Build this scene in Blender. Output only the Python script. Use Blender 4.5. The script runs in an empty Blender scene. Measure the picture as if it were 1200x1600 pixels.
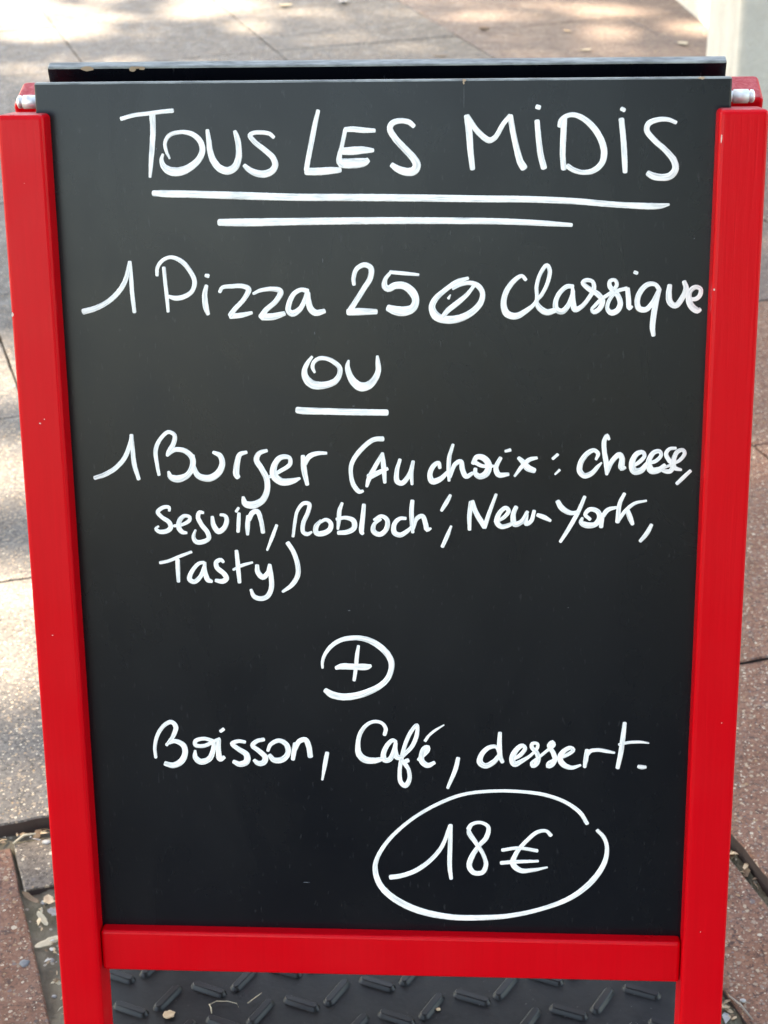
import bpy, bmesh, math, random
from mathutils import Vector, Matrix
import numpy as np

# ------------------------------------------------------------------ camera, world, sun, exposure
scene = bpy.context.scene
col = scene.collection
cam_data = bpy.data.cameras.new('camera')
cam = bpy.data.objects.new('camera', cam_data); col.objects.link(cam)
cam.matrix_world = Matrix(((0.99825, -0.00619, 0.05888, 0.08419),
                           (0.05456, 0.48206, -0.87444, -1.08406),
                           (-0.02297, 0.87612, 0.48155, 1.33788),
                           (0, 0, 0, 1)))
cam_data.sensor_fit = 'VERTICAL'; cam_data.sensor_height = 36; cam_data.sensor_width = 27
cam_data.lens = 59.625
cam_data.clip_start = 0.05; cam_data.clip_end = 500
cam_data.dof.use_dof = True; cam_data.dof.focus_distance = 1.42; cam_data.dof.aperture_fstop = 15
scene.camera = cam

SUN_DIR = Vector((-0.86, 0.51, 1.30)).normalized()
SUN_EL = math.asin(SUN_DIR.z); SUN_AZ = math.atan2(SUN_DIR.x, SUN_DIR.y)
world = bpy.data.worlds.new('World'); scene.world = world; world.use_nodes = True
wn = world.node_tree.nodes; wl = world.node_tree.links
sky = wn.new('ShaderNodeTexSky'); sky.sky_type = 'NISHITA'; sky.sun_disc = False
sky.sun_elevation = SUN_EL; sky.sun_rotation = SUN_AZ; sky.air_density = 1.0; sky.dust_density = 1.0; sky.ozone_density = 1.0
wl.new(sky.outputs[0], wn['Background'].inputs[0]); wn['Background'].inputs[1].default_value = 0.15
sun_data = bpy.data.lights.new('sun', 'SUN'); sun_data.energy = 4.9; sun_data.angle = math.radians(1.1); sun_data.color = (1, .985, .965)
sun = bpy.data.objects.new('sun', sun_data); col.objects.link(sun)
sun.rotation_euler = SUN_DIR.to_track_quat('Z', 'Y').to_euler()
sun.location = (-4, 3, 8)
scene.view_settings.view_transform = 'Standard'; scene.view_settings.look = 'None'
scene.view_settings.gamma = 1; scene.view_settings.use_white_balance = True; scene.view_settings.white_balance_temperature = 8600; scene.view_settings.white_balance_tint = 10.0; scene.view_settings.exposure = 2.88
scene.cycles.max_bounces = 6

random.seed(4); rng = np.random.default_rng(7)

# ------------------------------------------------------------------ helpers
def tag(o, label=None, cat=None, group=None, kind=None):
    if label: o['label'] = label
    if cat: o['category'] = cat
    if group: o['group'] = group
    if kind: o['kind'] = kind
    return o
def empty(name, loc=(0, 0, 0)):
    o = bpy.data.objects.new(name, None); o.location = loc; o.empty_display_size = .1; col.objects.link(o); return o
def link(name, me, parent=None, smooth=False):
    o = bpy.data.objects.new(name, me); col.objects.link(o)
    if parent is not None: o.parent = parent
    if smooth:
        for p in me.polygons: p.use_smooth = True
    return o
def from_bm(name, bm, mats, parent=None, smooth=False):
    me = bpy.data.meshes.new(name); bm.to_mesh(me); bm.free()
    for m in (mats if isinstance(mats, (list, tuple)) else [mats]): me.materials.append(m)
    return link(name, me, parent, smooth)
def box(bm, x0, x1, y0, y1, z0, z1, bev=0, seg=2, mat=0):
    r = bmesh.ops.create_cube(bm, size=1); vs = r['verts']
    for v in vs:
        v.co = Vector(((x0+x1)/2 + v.co.x*(x1-x0), (y0+y1)/2 + v.co.y*(y1-y0), (z0+z1)/2 + v.co.z*(z1-z0)))
    fs = set(f for v in vs for f in v.link_faces)
    for f in fs: f.material_index = mat
    if bev:
        es = list(set(e for v in vs for e in v.link_edges))
        bmesh.ops.bevel(bm, geom=es, offset=bev, segments=seg, profile=.5, affect='EDGES', material=mat)
def tube(bm, pts, rads, n=10):
    rings = []
    for i, p in enumerate(pts):
        p = Vector(p); a = Vector(pts[max(i-1, 0)]); b = Vector(pts[min(i+1, len(pts)-1)])
        t = (b-a).normalized(); u = t.orthogonal().normalized(); w = t.cross(u)
        rings.append([bm.verts.new(p + (u*math.cos(2*math.pi*k/n) + w*math.sin(2*math.pi*k/n))*rads[i]) for k in range(n)])
    for a, b in zip(rings, rings[1:]):
        for k in range(n): bm.faces.new((a[k], a[(k+1) % n], b[(k+1) % n], b[k]))
    bm.faces.new(rings[0][::-1]); bm.faces.new(rings[-1])
def catmull(P, step):
    P = np.array(P, float)
    if len(P) == 2: P = np.vstack([P[0], (P[0]+P[1])/2, P[1]])
    ext = np.vstack([2*P[0]-P[1], P, 2*P[-1]-P[-2]])
    out = []
    for i in range(1, len(ext)-2):
        p0, p1, p2, p3 = ext[i-1:i+3]
        n = max(2, int(np.linalg.norm((p2-p1)[:2])/step))
        # centripetal knots keep tight turns from overshooting
        d = [max(np.linalg.norm((b-a)[:2]), 1e-9)**.5 for a, b in ((p0, p1), (p1, p2), (p2, p3))]
        t0, t1 = 0, d[0]; t2 = t1+d[1]; t3 = t2+d[2]
        for t in np.linspace(t1, t2, n, endpoint=False):
            A1 = (t1-t)/(t1-t0)*p0+(t-t0)/(t1-t0)*p1; A2 = (t2-t)/(t2-t1)*p1+(t-t1)/(t2-t1)*p2; A3 = (t3-t)/(t3-t2)*p2+(t-t2)/(t3-t2)*p3
            B1 = (t2-t)/(t2-t0)*A1+(t-t0)/(t2-t0)*A2; B2 = (t3-t)/(t3-t1)*A2+(t-t1)/(t3-t1)*A3
            out.append((t2-t)/(t2-t1)*B1+(t-t1)/(t2-t1)*B2)
    out.append(P[-1])
    return np.array(out)

class N:
    """small node-graph helper around a Principled material"""
    def __init__(s, name, **kw):
        s.m = bpy.data.materials.new(name); s.m.use_nodes = True; s.t = s.m.node_tree
        s.b = s.t.nodes['Principled BSDF']
        for k, v in kw.items(): s.set(k, v)
    def set(s, k, v):
        i = s.b.inputs[k.replace('_', ' ')]
        if hasattr(v, 'is_linked'): s.t.links.new(v, i)
        else: i.default_value = (*v, 1) if isinstance(v, tuple) and len(v) == 3 else v
    def node(s, typ, ins={}, **props):
        n = s.t.nodes.new(typ)
        for k, v in props.items(): setattr(n, k, v)
        for k, v in ins.items():
            if hasattr(v, 'is_linked'): s.t.links.new(v, n.inputs[k])
            else: n.inputs[k].default_value = v
        return n
    def coord(s, kind='Object', scale=(1, 1, 1), rot=(0, 0, 0)):
        c = s.node('ShaderNodeTexCoord')
        return s.node('ShaderNodeMapping', {'Vector': c.outputs[kind], 'Scale': scale, 'Rotation': rot}).outputs[0]
    def noise(s, vec, scale, detail=3, rough=.5, out=0, dist=0):
        return s.node('ShaderNodeTexNoise', {'Vector': vec, 'Scale': scale, 'Detail': detail, 'Roughness': rough, 'Distortion': dist}).outputs[out]
    def ramp(s, fac, *stops, interp='LINEAR'):
        r = s.node('ShaderNodeValToRGB', {'Fac': fac}); cr = r.color_ramp; cr.interpolation = interp
        while len(cr.elements) < len(stops): cr.elements.new(.5)
        for e, (p, c) in zip(cr.elements, stops):
            e.position = p; e.color = (*c, 1) if isinstance(c, tuple) else (c, c, c, 1)
        return r.outputs[0]
    def mix(s, fac, a, b, blend='MIX'):
        n = s.node('ShaderNodeMix', data_type='RGBA', blend_type=blend)
        for i, v in ((0, fac), (6, a), (7, b)):
            if hasattr(v, 'is_linked'): s.t.links.new(v, n.inputs[i])
            else: n.inputs[i].default_value = (*v, 1) if isinstance(v, tuple) else v
        return n.outputs[2]
    def math(s, op, a, b=0.0):
        n = s.node('ShaderNodeMath', operation=op)
        for i, v in ((0, a), (1, b)):
            if hasattr(v, 'is_linked'): s.t.links.new(v, n.inputs[i])
            else: n.inputs[i].default_value = v
        return n.outputs[0]
    def bump(s, h, strength, dist):
        s.set('Normal', s.node('ShaderNodeBump', {'Height': h, 'Strength': strength, 'Distance': dist}).outputs[0])

# ------------------------------------------------------------------ materials
def mat_terrazzo(name, base, dark, light, chip_amt, chips, far_scale=1.0):
    n = N(name, Roughness=.72)
    v = n.coord()
    blot = n.ramp(n.noise(v, 5, 5, .6), (.3, dark), (.7, base))
    grain = n.noise(v, 170*far_scale, 4, .7)
    c = n.mix(n.ramp(grain, (.38, 0.), (.66, 1.)), blot, light)
    dk = n.noise(v, 150*far_scale, 4, .75, dist=.8)
    c = n.mix(n.ramp(dk, (.38, .9), (.49, 0.)), c, tuple(x*.35 for x in dark))
    # chips of stone set in the slab: irregular cells, each with its own size and tint
    warp = n.node('ShaderNodeVectorMath', {0: v, 1: n.node('ShaderNodeVectorMath', {0: n.noise(v, 160, 2, .5, out=1), 'Scale': .006}, operation='SCALE').outputs[0]}, operation='ADD').outputs[0]
    height = grain
    for sc, amt, size in ((165*far_scale, chip_amt, .42), (100*far_scale, chip_amt*.5, .36), (290*far_scale, chip_amt*1.2, .45)):
        vo = n.node('ShaderNodeTexVoronoi', {'Vector': warp, 'Scale': sc, 'Randomness': 1.0})
        sep = n.node('ShaderNodeSeparateColor', {'Color': vo.outputs['Color']})
        keep = n.math('LESS_THAN', sep.outputs[0], amt)
        lim = n.math('MULTIPLY', n.math('ADD', n.math('MULTIPLY', sep.outputs[1], .75), .25), size)
        inside = n.math('MULTIPLY', keep, n.math('LESS_THAN', vo.outputs['Distance'], lim))
        tint = n.ramp(sep.outputs[2], *chips, interp='CONSTANT')
        c = n.mix(n.math('MULTIPLY', inside, .85), c, tint)
    # grime
    c = n.mix(n.ramp(n.noise(v, 1.7, 4, .65), (.42, 0.), (.75, .35)), c, tuple(x*.55 for x in base))
    n.set('Base_Color', c)
    n.set('Roughness', n.ramp(n.noise(v, 25, 3), (.3, .6), (.7, .85)))
    n.bump(n.math('ADD', grain, n.math('MULTIPLY', n.noise(v, 45, 3), .6)), .35, .0015)
    return n.m
CH = [(0., (.21, .15, .11)), (.24, (.28, .205, .14)), (.46, (.39, .29, .19)), (.62, (.32, .19, .09)), (.7, (.54, .45, .33)), (.84, (.14, .11, .10)), (.94, (.05, .045, .045))]
M_GREY = mat_terrazzo('grey_terrazzo', (.090, .074, .061), (.060, .050, .042), (.158, .133, .112), .5, CH, .9)
M_WARM = mat_terrazzo('brown_terrazzo', (.125, .080, .062), (.090, .058, .045), (.175, .122, .098), .45, CH, .9)
M_RED = mat_terrazzo('red_terrazzo', (.160, .062, .032), (.100, .037, .019), (.25, .112, .062), .6, CH, .95)
M_STRIP = mat_terrazzo('cement_strip', (.12, .088, .063), (.08, .058, .043), (.18, .14, .105), .5, CH, 1.0)

def mat_dirt():
    n = N('dirt', Roughness=.95); v = n.coord()
    c = n.mix(n.noise(v, 30, 6, .7), (.055, .045, .032), (.27, .22, .15))
    c = n.mix(n.ramp(n.noise(v, 9, 3), (.48, 0.), (.66, .6)), c, (.13, .115, .065))
    vo = n.node('ShaderNodeTexVoronoi', {'Vector': v, 'Scale': 140.})
    sep = n.node('ShaderNodeSeparateColor', {'Color': vo.outputs['Color']})
    c = n.mix(n.math('MULTIPLY', n.math('LESS_THAN', sep.outputs[0], .16), n.math('LESS_THAN', vo.outputs['Distance'], .33)), c, (.36, .31, .24))
    n.set('Base_Color', c); n.bump(n.noise(v, 60, 6, .7), .8, .006); return n.m
M_DIRT = mat_dirt()
def mat_asphalt():
    n = N('asphalt', Roughness=.9); v = n.coord()
    n.set('Base_Color', n.mix(n.noise(v, 90, 5, .7), (.022, .023, .025), (.045, .046, .05))); n.bump(n.noise(v, 120, 3), .4, .003); return n.m
M_ASPHALT = mat_asphalt()
M_SIDE = N('soil_stained_side', Base_Color=(.045, .028, .022), Roughness=.95).m
def mat_red():
    n = N('red_paint', Specular_IOR_Level=.15); v = n.coord()
    g = n.coord(scale=(9, .35, 9))
    grain = n.noise(g, 26, 4, .6, dist=.6)
    c = n.mix(grain, (.53, .0006, .0048), (.62, .0010, .0070))
    wear = n.ramp(n.noise(v, 6, 5, .7), (.66, 0.), (.75, .25))
    c = n.mix(wear, c, (.40, .012, .02))
    n.set('Base_Color', c)
    n.set('Roughness', n.ramp(n.noise(v, 14, 4), (.3, .27), (.7, .4)))
    n.bump(n.math('ADD', n.math('MULTIPLY', grain, .8), n.math('MULTIPLY', n.noise(v, 330, 2), .12)), .22, .0012)
    return n.m
M_RED_PAINT = mat_red()
def mat_red_end():
    n = N('red_paint_end_grain'); v = n.coord()
    g = n.noise(n.coord(scale=(1, 1, 1.)), 120, 5, .75, dist=1.)
    n.set('Base_Color', n.mix(n.ramp(g, (.45, 0.), (.7, .75)), (.42, .008, .015), (.60, .12, .12)))
    n.set('Roughness', .6); n.bump(g, .9, .0025); return n.m
M_RED_END = mat_red_end()
def mat_board():
    n = N('chalkboard_black'); v = n.coord()
    sm = n.noise(v, 7, 5, .65)
    c = n.mix(n.ramp(sm, (.3, 0.), (.75, 1.)), (.0013, .0018, .0035), (.0023, .0030, .0052))
    dust = n.ramp(n.noise(n.coord(scale=(1, .25, 1)), 420, 2, .5), (.66, 0.), (.8, .35))
    c = n.mix(dust, c, (.05, .05, .053))
    n.set('Base_Color', c)
    sw = n.noise(n.coord(scale=(1, .45, 1), rot=(0, 0, .5)), 9, 5, .62, dist=1.2)
    n.set('Roughness', n.ramp(n.math('ADD', n.math('MULTIPLY', n.noise(v, 4, 4, .6), .5), n.math('MULTIPLY', sw, .5)), (.36, .235), (.64, .325)))
    n.set('Specular_IOR_Level', .33); n.set('Specular_Tint', (.91, .95, 1.0))
    n.bump(n.noise(v, 900, 2), .05, .0002)
    return n.m
M_BOARD = mat_board()
def mat_edge():
    n = N('worn_black_edge', Roughness=.6); v = n.coord()
    n.set('Base_Color', n.mix(n.ramp(n.noise(n.coord(scale=(1, 4, 4)), 35, 5, .7), (.35, 0.), (.7, 1.)), (.11, .115, .11), (.32, .33, .31)))
    return n.m
M_EDGE = mat_edge()
M_NICK = N('bare_primer', Base_Color=(.75, .5, .42), Roughness=.8).m
M_MDF = N('bare_fibreboard', Base_Color=(.42, .30, .2), Roughness=.9).m
def mat_ink():
    n = N('white_paint_marker', Roughness=.5)
    u = n.node('ShaderNodeUVMap').outputs[0]
    mp = n.node('ShaderNodeMapping', {'Vector': u, 'Scale': (60, 3, 1)}).outputs[0]
    st = n.noise(mp, 1.0, 4, .6)
    pool = n.noise(n.node('ShaderNodeMapping', {'Vector': u, 'Scale': (45, .6, 1)}).outputs[0], 1.0, 2)
    f = n.math('MULTIPLY', n.ramp(st, (.44, 0.), (.6, 1.)), n.ramp(pool, (.42, 0.), (.6, .9)))
    n.set('Base_Color', n.mix(f, (.90, .87, .82), (.53, .525, .51)))
    return n.m
M_INK = mat_ink()
M_SMUDGE = N('chalk_smudge', Base_Color=(.10, .105, .11), Roughness=.8).m
def mat_metal():
    n = N('zinc', Metallic=.75, Roughness=.55); v = n.coord()
    n.set('Base_Color', n.mix(n.noise(v, 300, 4), (.55, .55, .53), (.86, .85, .83))); return n.m
M_METAL = mat_metal()
def mat_rubber():
    n = N('black_rubber', Specular_IOR_Level=.2); v = n.coord()
    d = n.noise(v, 16, 6, .7)
    c = n.mix(n.ramp(d, (.36, 0.), (.68, .8)), (.006, .0063, .0065), (.024, .024, .0235))
    spk = n.ramp(n.noise(v, 260, 3, .6), (.68, 0.), (.76, .5))
    c = n.mix(spk, c, (.16, .15, .14))
    n.set('Base_Color', c); n.set('Roughness', n.ramp(d, (.3, .36), (.7, .6)))
    n.bump(n.noise(v, 190, 4), .25, .0008); return n.m
M_RUBBER = mat_rubber()
M_TREAD = N('worn_rubber_tread', Base_Color=(.007, .0072, .0075), Roughness=.38, Specular_IOR_Level=.3).m
def mat_stucco():
    n = N('pale_stone'); v = n.coord()
    c = n.mix(n.noise(v, 14, 6, .7), (.44, .40, .335), (.68, .63, .545))
    c = n.mix(n.ramp(n.noise(n.coord(scale=(1, 1, .3)), 6, 5, .7), (.5, 0.), (.72, .5)), c, (.33, .30, .25))
    n.set('Base_Color', c); n.set('Roughness', .9); n.bump(n.noise(v, 55, 6, .75), .8, .012); return n.m
M_STUCCO = mat_stucco()
def mat_leafmat(name, a, b):
    n = N(name, Roughness=.7); v = n.coord()
    n.set('Base_Color', n.mix(n.noise(v, 90, 4), a, b)); return n.m
M_DRY = mat_leafmat('dry_leaf', (.42, .27, .15), (.62, .47, .30))
M_PALE = mat_leafmat('pale_dry_leaf', (.36, .29, .19), (.56, .48, .35))
M_BROWN = mat_leafmat('brown_dry_leaf', (.12, .07, .04), (.28, .18, .10))
M_WOOD = mat_leafmat('weathered_wood', (.33, .26, .17), (.55, .46, .33))
M_STONE = mat_leafmat('stone', (.24, .22, .20), (.50, .47, .43))
M_FOLIAGE = mat_leafmat('foliage', (.04, .06, .02), (.075, .095, .035))
M_BARK = mat_leafmat('bark', (.16, .12, .09), (.32, .27, .21))

# ------------------------------------------------------------------ ground
def plane_mesh(name, x0, x1, y0, y1, z, mat):
    bm = bmesh.new(); bm.faces.new([bm.verts.new((x, y, z)) for x, y in ((x0, y0), (x1, y0), (x1, y1), (x0, y1))])
    return from_bm(name, bm, mat)
tag(plane_mesh('ground', -80, 80, -80, 80, -.135, M_ASPHALT), kind='structure')  # unseen asphalt, kept dark and close to darken the lower board's reflection

# paving laid on a skewed grid: offset m across, offset n in depth
Mv = Vector((math.sin(math.radians(68)), math.cos(math.radians(68))))
Nv = Vector((-math.sin(math.radians(17.5)), math.cos(math.radians(17.5))))
GI = Matrix(((Mv.x, Mv.y), (Nv.x, Nv.y))).inverted()
def grid(m, n): return GI @ Vector((m, n))
def slab(bm, m0, m1, n0, n1, z, thick, mi, gap=.0019):
    cs = [grid(*c) for c in ((m0+gap, n0+gap), (m1-gap, n0+gap), (m1-gap, n1-gap), (m0+gap, n1-gap))]
    tilt = [random.uniform(-.0009, .0009) for _ in cs]
    ctr = sum(cs, Vector((0, 0)))/4
    # outline with slightly chipped arrises
    ring = []
    for k in range(4):
        a, b = cs[k], cs[(k+1) % 4]; L = (b-a).length; q = max(2, int(L/.018)) if ctr.length < 7 else 2
        for j in range(q):
            t = j/q; p = a.lerp(b, t); zz = tilt[k]*(1-t)+tilt[(k+1) % 4]*t
            inw = (ctr-p).normalized()
            chip = 0 if j == 0 else max(0, random.gauss(.0, .0009)) + (random.random() < .03)*random.uniform(.002, .006)
            ring.append((p + inw*chip, z+zz, inw))
    bot = [bm.verts.new((p.x, p.y, z-thick)) for p, zz, i in ring]
    mid = [bm.verts.new((p.x, p.y, zz-.002)) for p, zz, i in ring]
    top = [bm.verts.new((p.x+i.x*.0022, p.y+i.y*.0022, zz)) for p, zz, i in ring]
    k = len(ring)
    for j in range(k):
        for a, b in ((bot, mid), (mid, top)):
            f = bm.faces.new((a[j], a[(j+1) % k], b[(j+1) % k], b[j])); f.material_index = mi if b is top else 4
    f = bm.faces.new(top); f.material_index = mi
bm = bmesh.new()
S_ = .615
cols = [-.12 + .0 + S_*k for k in range(-12, 13)]
cols = [c if abs(c+.12) > .01 else -.062 for c in cols]
for a, b in zip(cols, cols[1:]):
    mc = (a+b)/2
    base = .665 if mc < .48 else (.74 if mc < 1.7 else .182)
    sp = .624 if mc < .48 else S_
    for k in range(-12, 16):
        n0 = base + sp*k; n1 = n0+sp
        if k in (0, 1) and mc < .48: n0, n1 = (.665, 1.262) if k == 0 else (1.262, 1.858)
        elif mc < .48 and k > 1: n0 = 1.858+.635*(k-2); n1 = n0+.635
        nc = (n0+n1)/2; c = grid(mc, nc)
        if -.8 < mc < 1.2 and nc < .66: continue           # the sunken strip is laid below
        if n1 < -.56: continue
        n0 = max(n0, -.6)
        if mc > 1.7: mi = 1
        elif mc > .45 and nc < 1.9: mi = 2
        elif mc < .48 and nc < .6: mi = 2
        elif mc > .45 and nc < 2.6: mi = 1
        else: mi = 0
        slab(bm, a, b, n0, n1, random.uniform(-.0008, .0008) if c.y > 2.5 else random.uniform(-.0012, .0012), .058, mi, .0011 if c.y > 2.5 else .0017)
# lower, red slabs left of the gutter, the cement strip behind it and the slab on the right of the gutter
for k in range(2):
    slab(bm, -.735, -.2635, max(-.6, .643-.62*(k+1)), .641-.62*k, -.016, .04, 2)
    slab(bm, .560, 1.109, max(-.6, .735-.665*(k+1)), .7385-.665*k, 0, .058, 2)
    (slab(bm, .432, .547, -.6, .737, -.013, .04, 2, .002) if k == 0 else None)
slab(bm, -.2625, .10, .553, .6445, -.0155, .04, 3, .0012)
slab(bm, .103, .430, .553, .6445, -.0155, .04, 3, .0012)
bmesh.ops.recalc_face_normals(bm, faces=bm.faces)
tag(from_bm('pavement', bm, [M_GREY, M_WARM, M_RED, M_STRIP, M_SIDE]), kind='structure')

# stone kerb at the street side and the bed the slabs lie on
bm = bmesh.new(); random_state = random.getstate()
for k in range(-7, 8):
    m0 = k*1.0+.13; cs = [grid(*c) for c in ((m0+.003, -.75), (m0+.997, -.75), (m0+.997, -.604), (m0+.003, -.604))]
    kz = random.uniform(-.002, .002)
    lo = [bm.verts.new((p.x, p.y, -.2)) for p in cs]; hi = [bm.verts.new((p.x, p.y, kz)) for p in cs]
    fs = [bm.faces.new(hi), bm.faces.new(lo[::-1])]+[bm.faces.new((lo[j], lo[(j+1) % 4], hi[(j+1) % 4], hi[j])) for j in range(4)]
    bmesh.ops.bevel(bm, geom=list(set(e for f in fs for e in f.edges)), offset=.008, segments=3, profile=.5, affect='EDGES')
tag(from_bm('kerb', bm, M_GREY), kind='structure')
random.setstate(random_state)
bm = bmesh.new()
cs = [grid(*c) for c in ((-6.9, -.603), (7.2, -.603), (7.2, 9.4), (-6.9, 9.4))]
bm.faces.new([bm.verts.new((p.x, p.y, -.0575)) for p in cs])
tag(from_bm('pavement_bed', bm, M_DIRT), kind='structure')

# dirt bed of the gutter
bm = bmesh.new(); nx, ny = 90, 150
from mathutils import noise as mnoise
g = [[None]*(ny+1) for _ in range(nx+1)]
for i in range(nx+1):
    for j in range(ny+1):
        p = grid(-.34+.96*i/nx, -.6+1.35*j/ny)
        z = -.0235 + .006*mnoise.noise(Vector((p.x*16, p.y*16, 0))) + .005*mnoise.noise(Vector((p.x*50, p.y*50, 3))) + .003*mnoise.noise(Vector((p.x*140, p.y*140, 3)))
        g[i][j] = bm.verts.new((p.x, p.y, z))
for i in range(nx):
    for j in range(ny): bm.faces.new((g[i][j], g[i+1][j], g[i+1][j+1], g[i][j+1]))
tag(from_bm('dirt', bm, M_DIRT, smooth=True), kind='structure')

# ------------------------------------------------------------------ wall and pillar at the right
def quad_prism(bm, pts, z0, z1, bev=.012):
    lo = [bm.verts.new((x, y, z0)) for x, y in pts]; hi = [bm.verts.new((x, y, z1)) for x, y in pts]
    k = len(pts); fs = [bm.faces.new(lo[::-1]), bm.faces.new(hi)]
    for j in range(k): fs.append(bm.faces.new((lo[j], lo[(j+1) % k], hi[(j+1) % k], hi[j])))
    es = list(set(e for f in fs for e in f.edges))
    if bev: bmesh.ops.bevel(bm, geom=es, offset=bev, segments=3, profile=.5, affect='EDGES')
wall_root = empty('building_wall', (2, 6, 0))
tag(wall_root, 'pale stone building wall running back from behind the pillar at the edge of the pavement', 'wall')
bm = bmesh.new()
quad_prism(bm, [(.835, 4.62), (3.9, 5.05), (3.0, 11.4), (-.09, 11.0)], -.2, 3.4)
o = from_bm('masonry', bm, M_STUCCO); o.parent = wall_root; o.location = (-2, -6, 0)
bm = bmesh.new()
quad_prism(bm, [(.79, 4.55), (3.97, 5.0), (3.05, 11.48), (-.15, 11.07)], 3.403, 3.52)
o = from_bm('coping', bm, M_STUCCO); o.parent = wall_root; o.location = (-2, -6, 0)
pil = empty('stone_pillar', (1, 3.9, 0))
tag(pil, 'whitish stone pillar standing on the pavement behind the right post of the menu board', 'pillar')
bm = bmesh.new(); quad_prism(bm, [(.768, 3.62), (1.32, 3.68), (1.26, 4.19), (.745, 4.13)], -.05, 2.9, .018)
o = from_bm('shaft', bm, M_STUCCO); o.parent = pil; o.location = (-1, -3.9, 0)
bm = bmesh.new(); quad_prism(bm, [(.71, 3.56), (1.38, 3.62), (1.32, 4.25), (.69, 4.19)], 2.903, 3.05, .018)
o = from_bm('capital', bm, M_STUCCO); o.parent = pil; o.location = (-1, -3.9, 0)

# ------------------------------------------------------------------ A-frame menu board
TH = math.radians(12.3)
sign = empty('menu_board', (0, .24, 0))
tag(sign, 'red framed A-shaped chalkboard with a French lunch menu handwritten in white', 'sign')
BX = Vector((1, 0, 0)); BY = Vector((0, math.sin(TH), math.cos(TH))); BZ = Vector((0, -math.cos(TH), math.sin(TH)))
ORG = Vector((0, .14422, .66146))
FRONT = Matrix(((BX.x, BY.x, BZ.x, ORG.x), (BX.y, BY.y, BZ.y, ORG.y), (BX.z, BY.z, BZ.z, ORG.z), (0, 0, 0, 1)))
Y0 = (ORG + BY*.323 - BZ*.04).y + .012                       # hinge line
BACK = Matrix.Translation((0, Y0, 0)) @ Matrix.Rotation(math.pi, 4, 'Z') @ Matrix.Translation((0, -Y0, 0)) @ FRONT
BACK = Matrix.Translation((.001, 0, 0)) @ BACK
inv_sign = Matrix.Translation((0, -.24, 0))
def on(o, frame): o.parent = sign; o.matrix_local = inv_sign @ frame; return o

def post_mesh(w=.0375):
    bm = bmesh.new(); box(bm, -w/2, w/2, -.693, .323, -.04, 0, .0038, 3)
    for f in bm.faces:
        if abs(f.normal.y) > .8: f.material_index = 1
    # pale chips where the paint has gone
    return bm
def chip_poly(bm, cx, cy, rx, ry, z, mi, thick=.0004, n=9):
    ring = []
    for k in range(n):
        a = 2*math.pi*k/n; r = random.uniform(.6, 1.1)
        ring.append((cx+rx*r*math.cos(a), cy+ry*r*math.sin(a)))
    top = [bm.verts.new((x, y, z+thick)) for x, y in ring]; lo = [bm.verts.new((x, y, z-.0004)) for x, y in ring]
    f = bm.faces.new(top); f.material_index = mi
    for k in range(n):
        f = bm.faces.new((lo[k], lo[(k+1) % n], top[(k+1) % n], top[k])); f.material_index = mi
NICKS = {-1: [(-.0172, .165, .0010, .0022), (-.001, .0745, .0009, .0008), (.003, .078, .0005, .0006), (-.003, -.112, .0007, .0004), (.0, .27, .0003, .0003)],
         1: [(-.0166, .3005, .0006, .0042), (-.0170, .1845, .0008, .0009), (.0055, -.185, .0004, .0004), (-.004, -.385, .0004, .0004)]}
back_me = None
for frame, hw in ((FRONT, .3), (BACK, .3045)):
    for s in (-1, 1):
        if frame is BACK and back_me is not None: o = link('post', back_me)
        else:
            bm = post_mesh()
            if frame is FRONT:
                for c in NICKS[s]: chip_poly(bm, *c, -.0007 if abs(c[0]) > .016 else 0, 2, .0005 if abs(c[0]) > .016 else .00025)
            o = from_bm('post', bm, [M_RED_PAINT, M_RED_END, M_NICK])
            if frame is BACK: back_me = o.data
        on(o, frame @ Matrix.Translation((s*(hw-.01875), 0, 0)))
def rail_mesh():
    bm = bmesh.new(); box(bm, -.2619, .2619, -.4424, -.4018, -.036, -.009, .003, 3); return bm
rail = on(from_bm('rail', rail_mesh(), M_RED_PAINT), FRONT)
on(link('rail', rail.data), BACK)

def panel_mesh(top, w, front_chips=(), back_chips=(), scratch=(), back=-.029):
    bm = bmesh.new(); box(bm, -w, w, -.415, top, back, -.021, .0016, 2)
    for f in bm.faces:
        if f.normal.y > .3: f.material_index = 1
    for c in front_chips: chip_poly(bm, *c, -.021, 2)
    for c in back_chips:  chip_poly(bm, c[0], c[1], c[2], c[3], back, 2, -.0004)
    for c in scratch: chip_poly(bm, *c, -.0209, 3)
    return bm
SCR = [(-.0470, .2055, .0003, .0022), (-.024, .085, .0012, .0003), (-.055, .146, .0004, .0012), (.2495, .222, .0006, .0005), (-.0305, -.0945, .0012, .0004),
       (-.178, .2945, .0006, .0012), (-.095, .300, .0018, .0004), (.0665, .333, .00022, .010), (-.0735, -.355, .003, .0003), (.156, -.09, .0006, .0003)]
front_panel = on(from_bm('panel', panel_mesh(.3465, .2738, [(.0668, .3455, .0022, .0012), (.0662, .3440, .0009, .0018), (.2502, .3456, .0028, .0012)], [], SCR), [M_BOARD, M_EDGE, M_MDF, M_SMUDGE]), FRONT)
front_panel['label'] = 'black front board with white handwriting'
back_panel = on(from_bm('panel', panel_mesh(.3505, .2735, [], [(.2405, .3490, .0052, .0026), (.2035, .3488, .0030, .0030), (.1955, .3493, .0028, .0018), (.1995, .3497, .003, .0012)], back=-.031), [M_BOARD, M_EDGE, M_MDF]), BACK)
back_panel['label'] = 'plain back board with chipped top edge'

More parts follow.
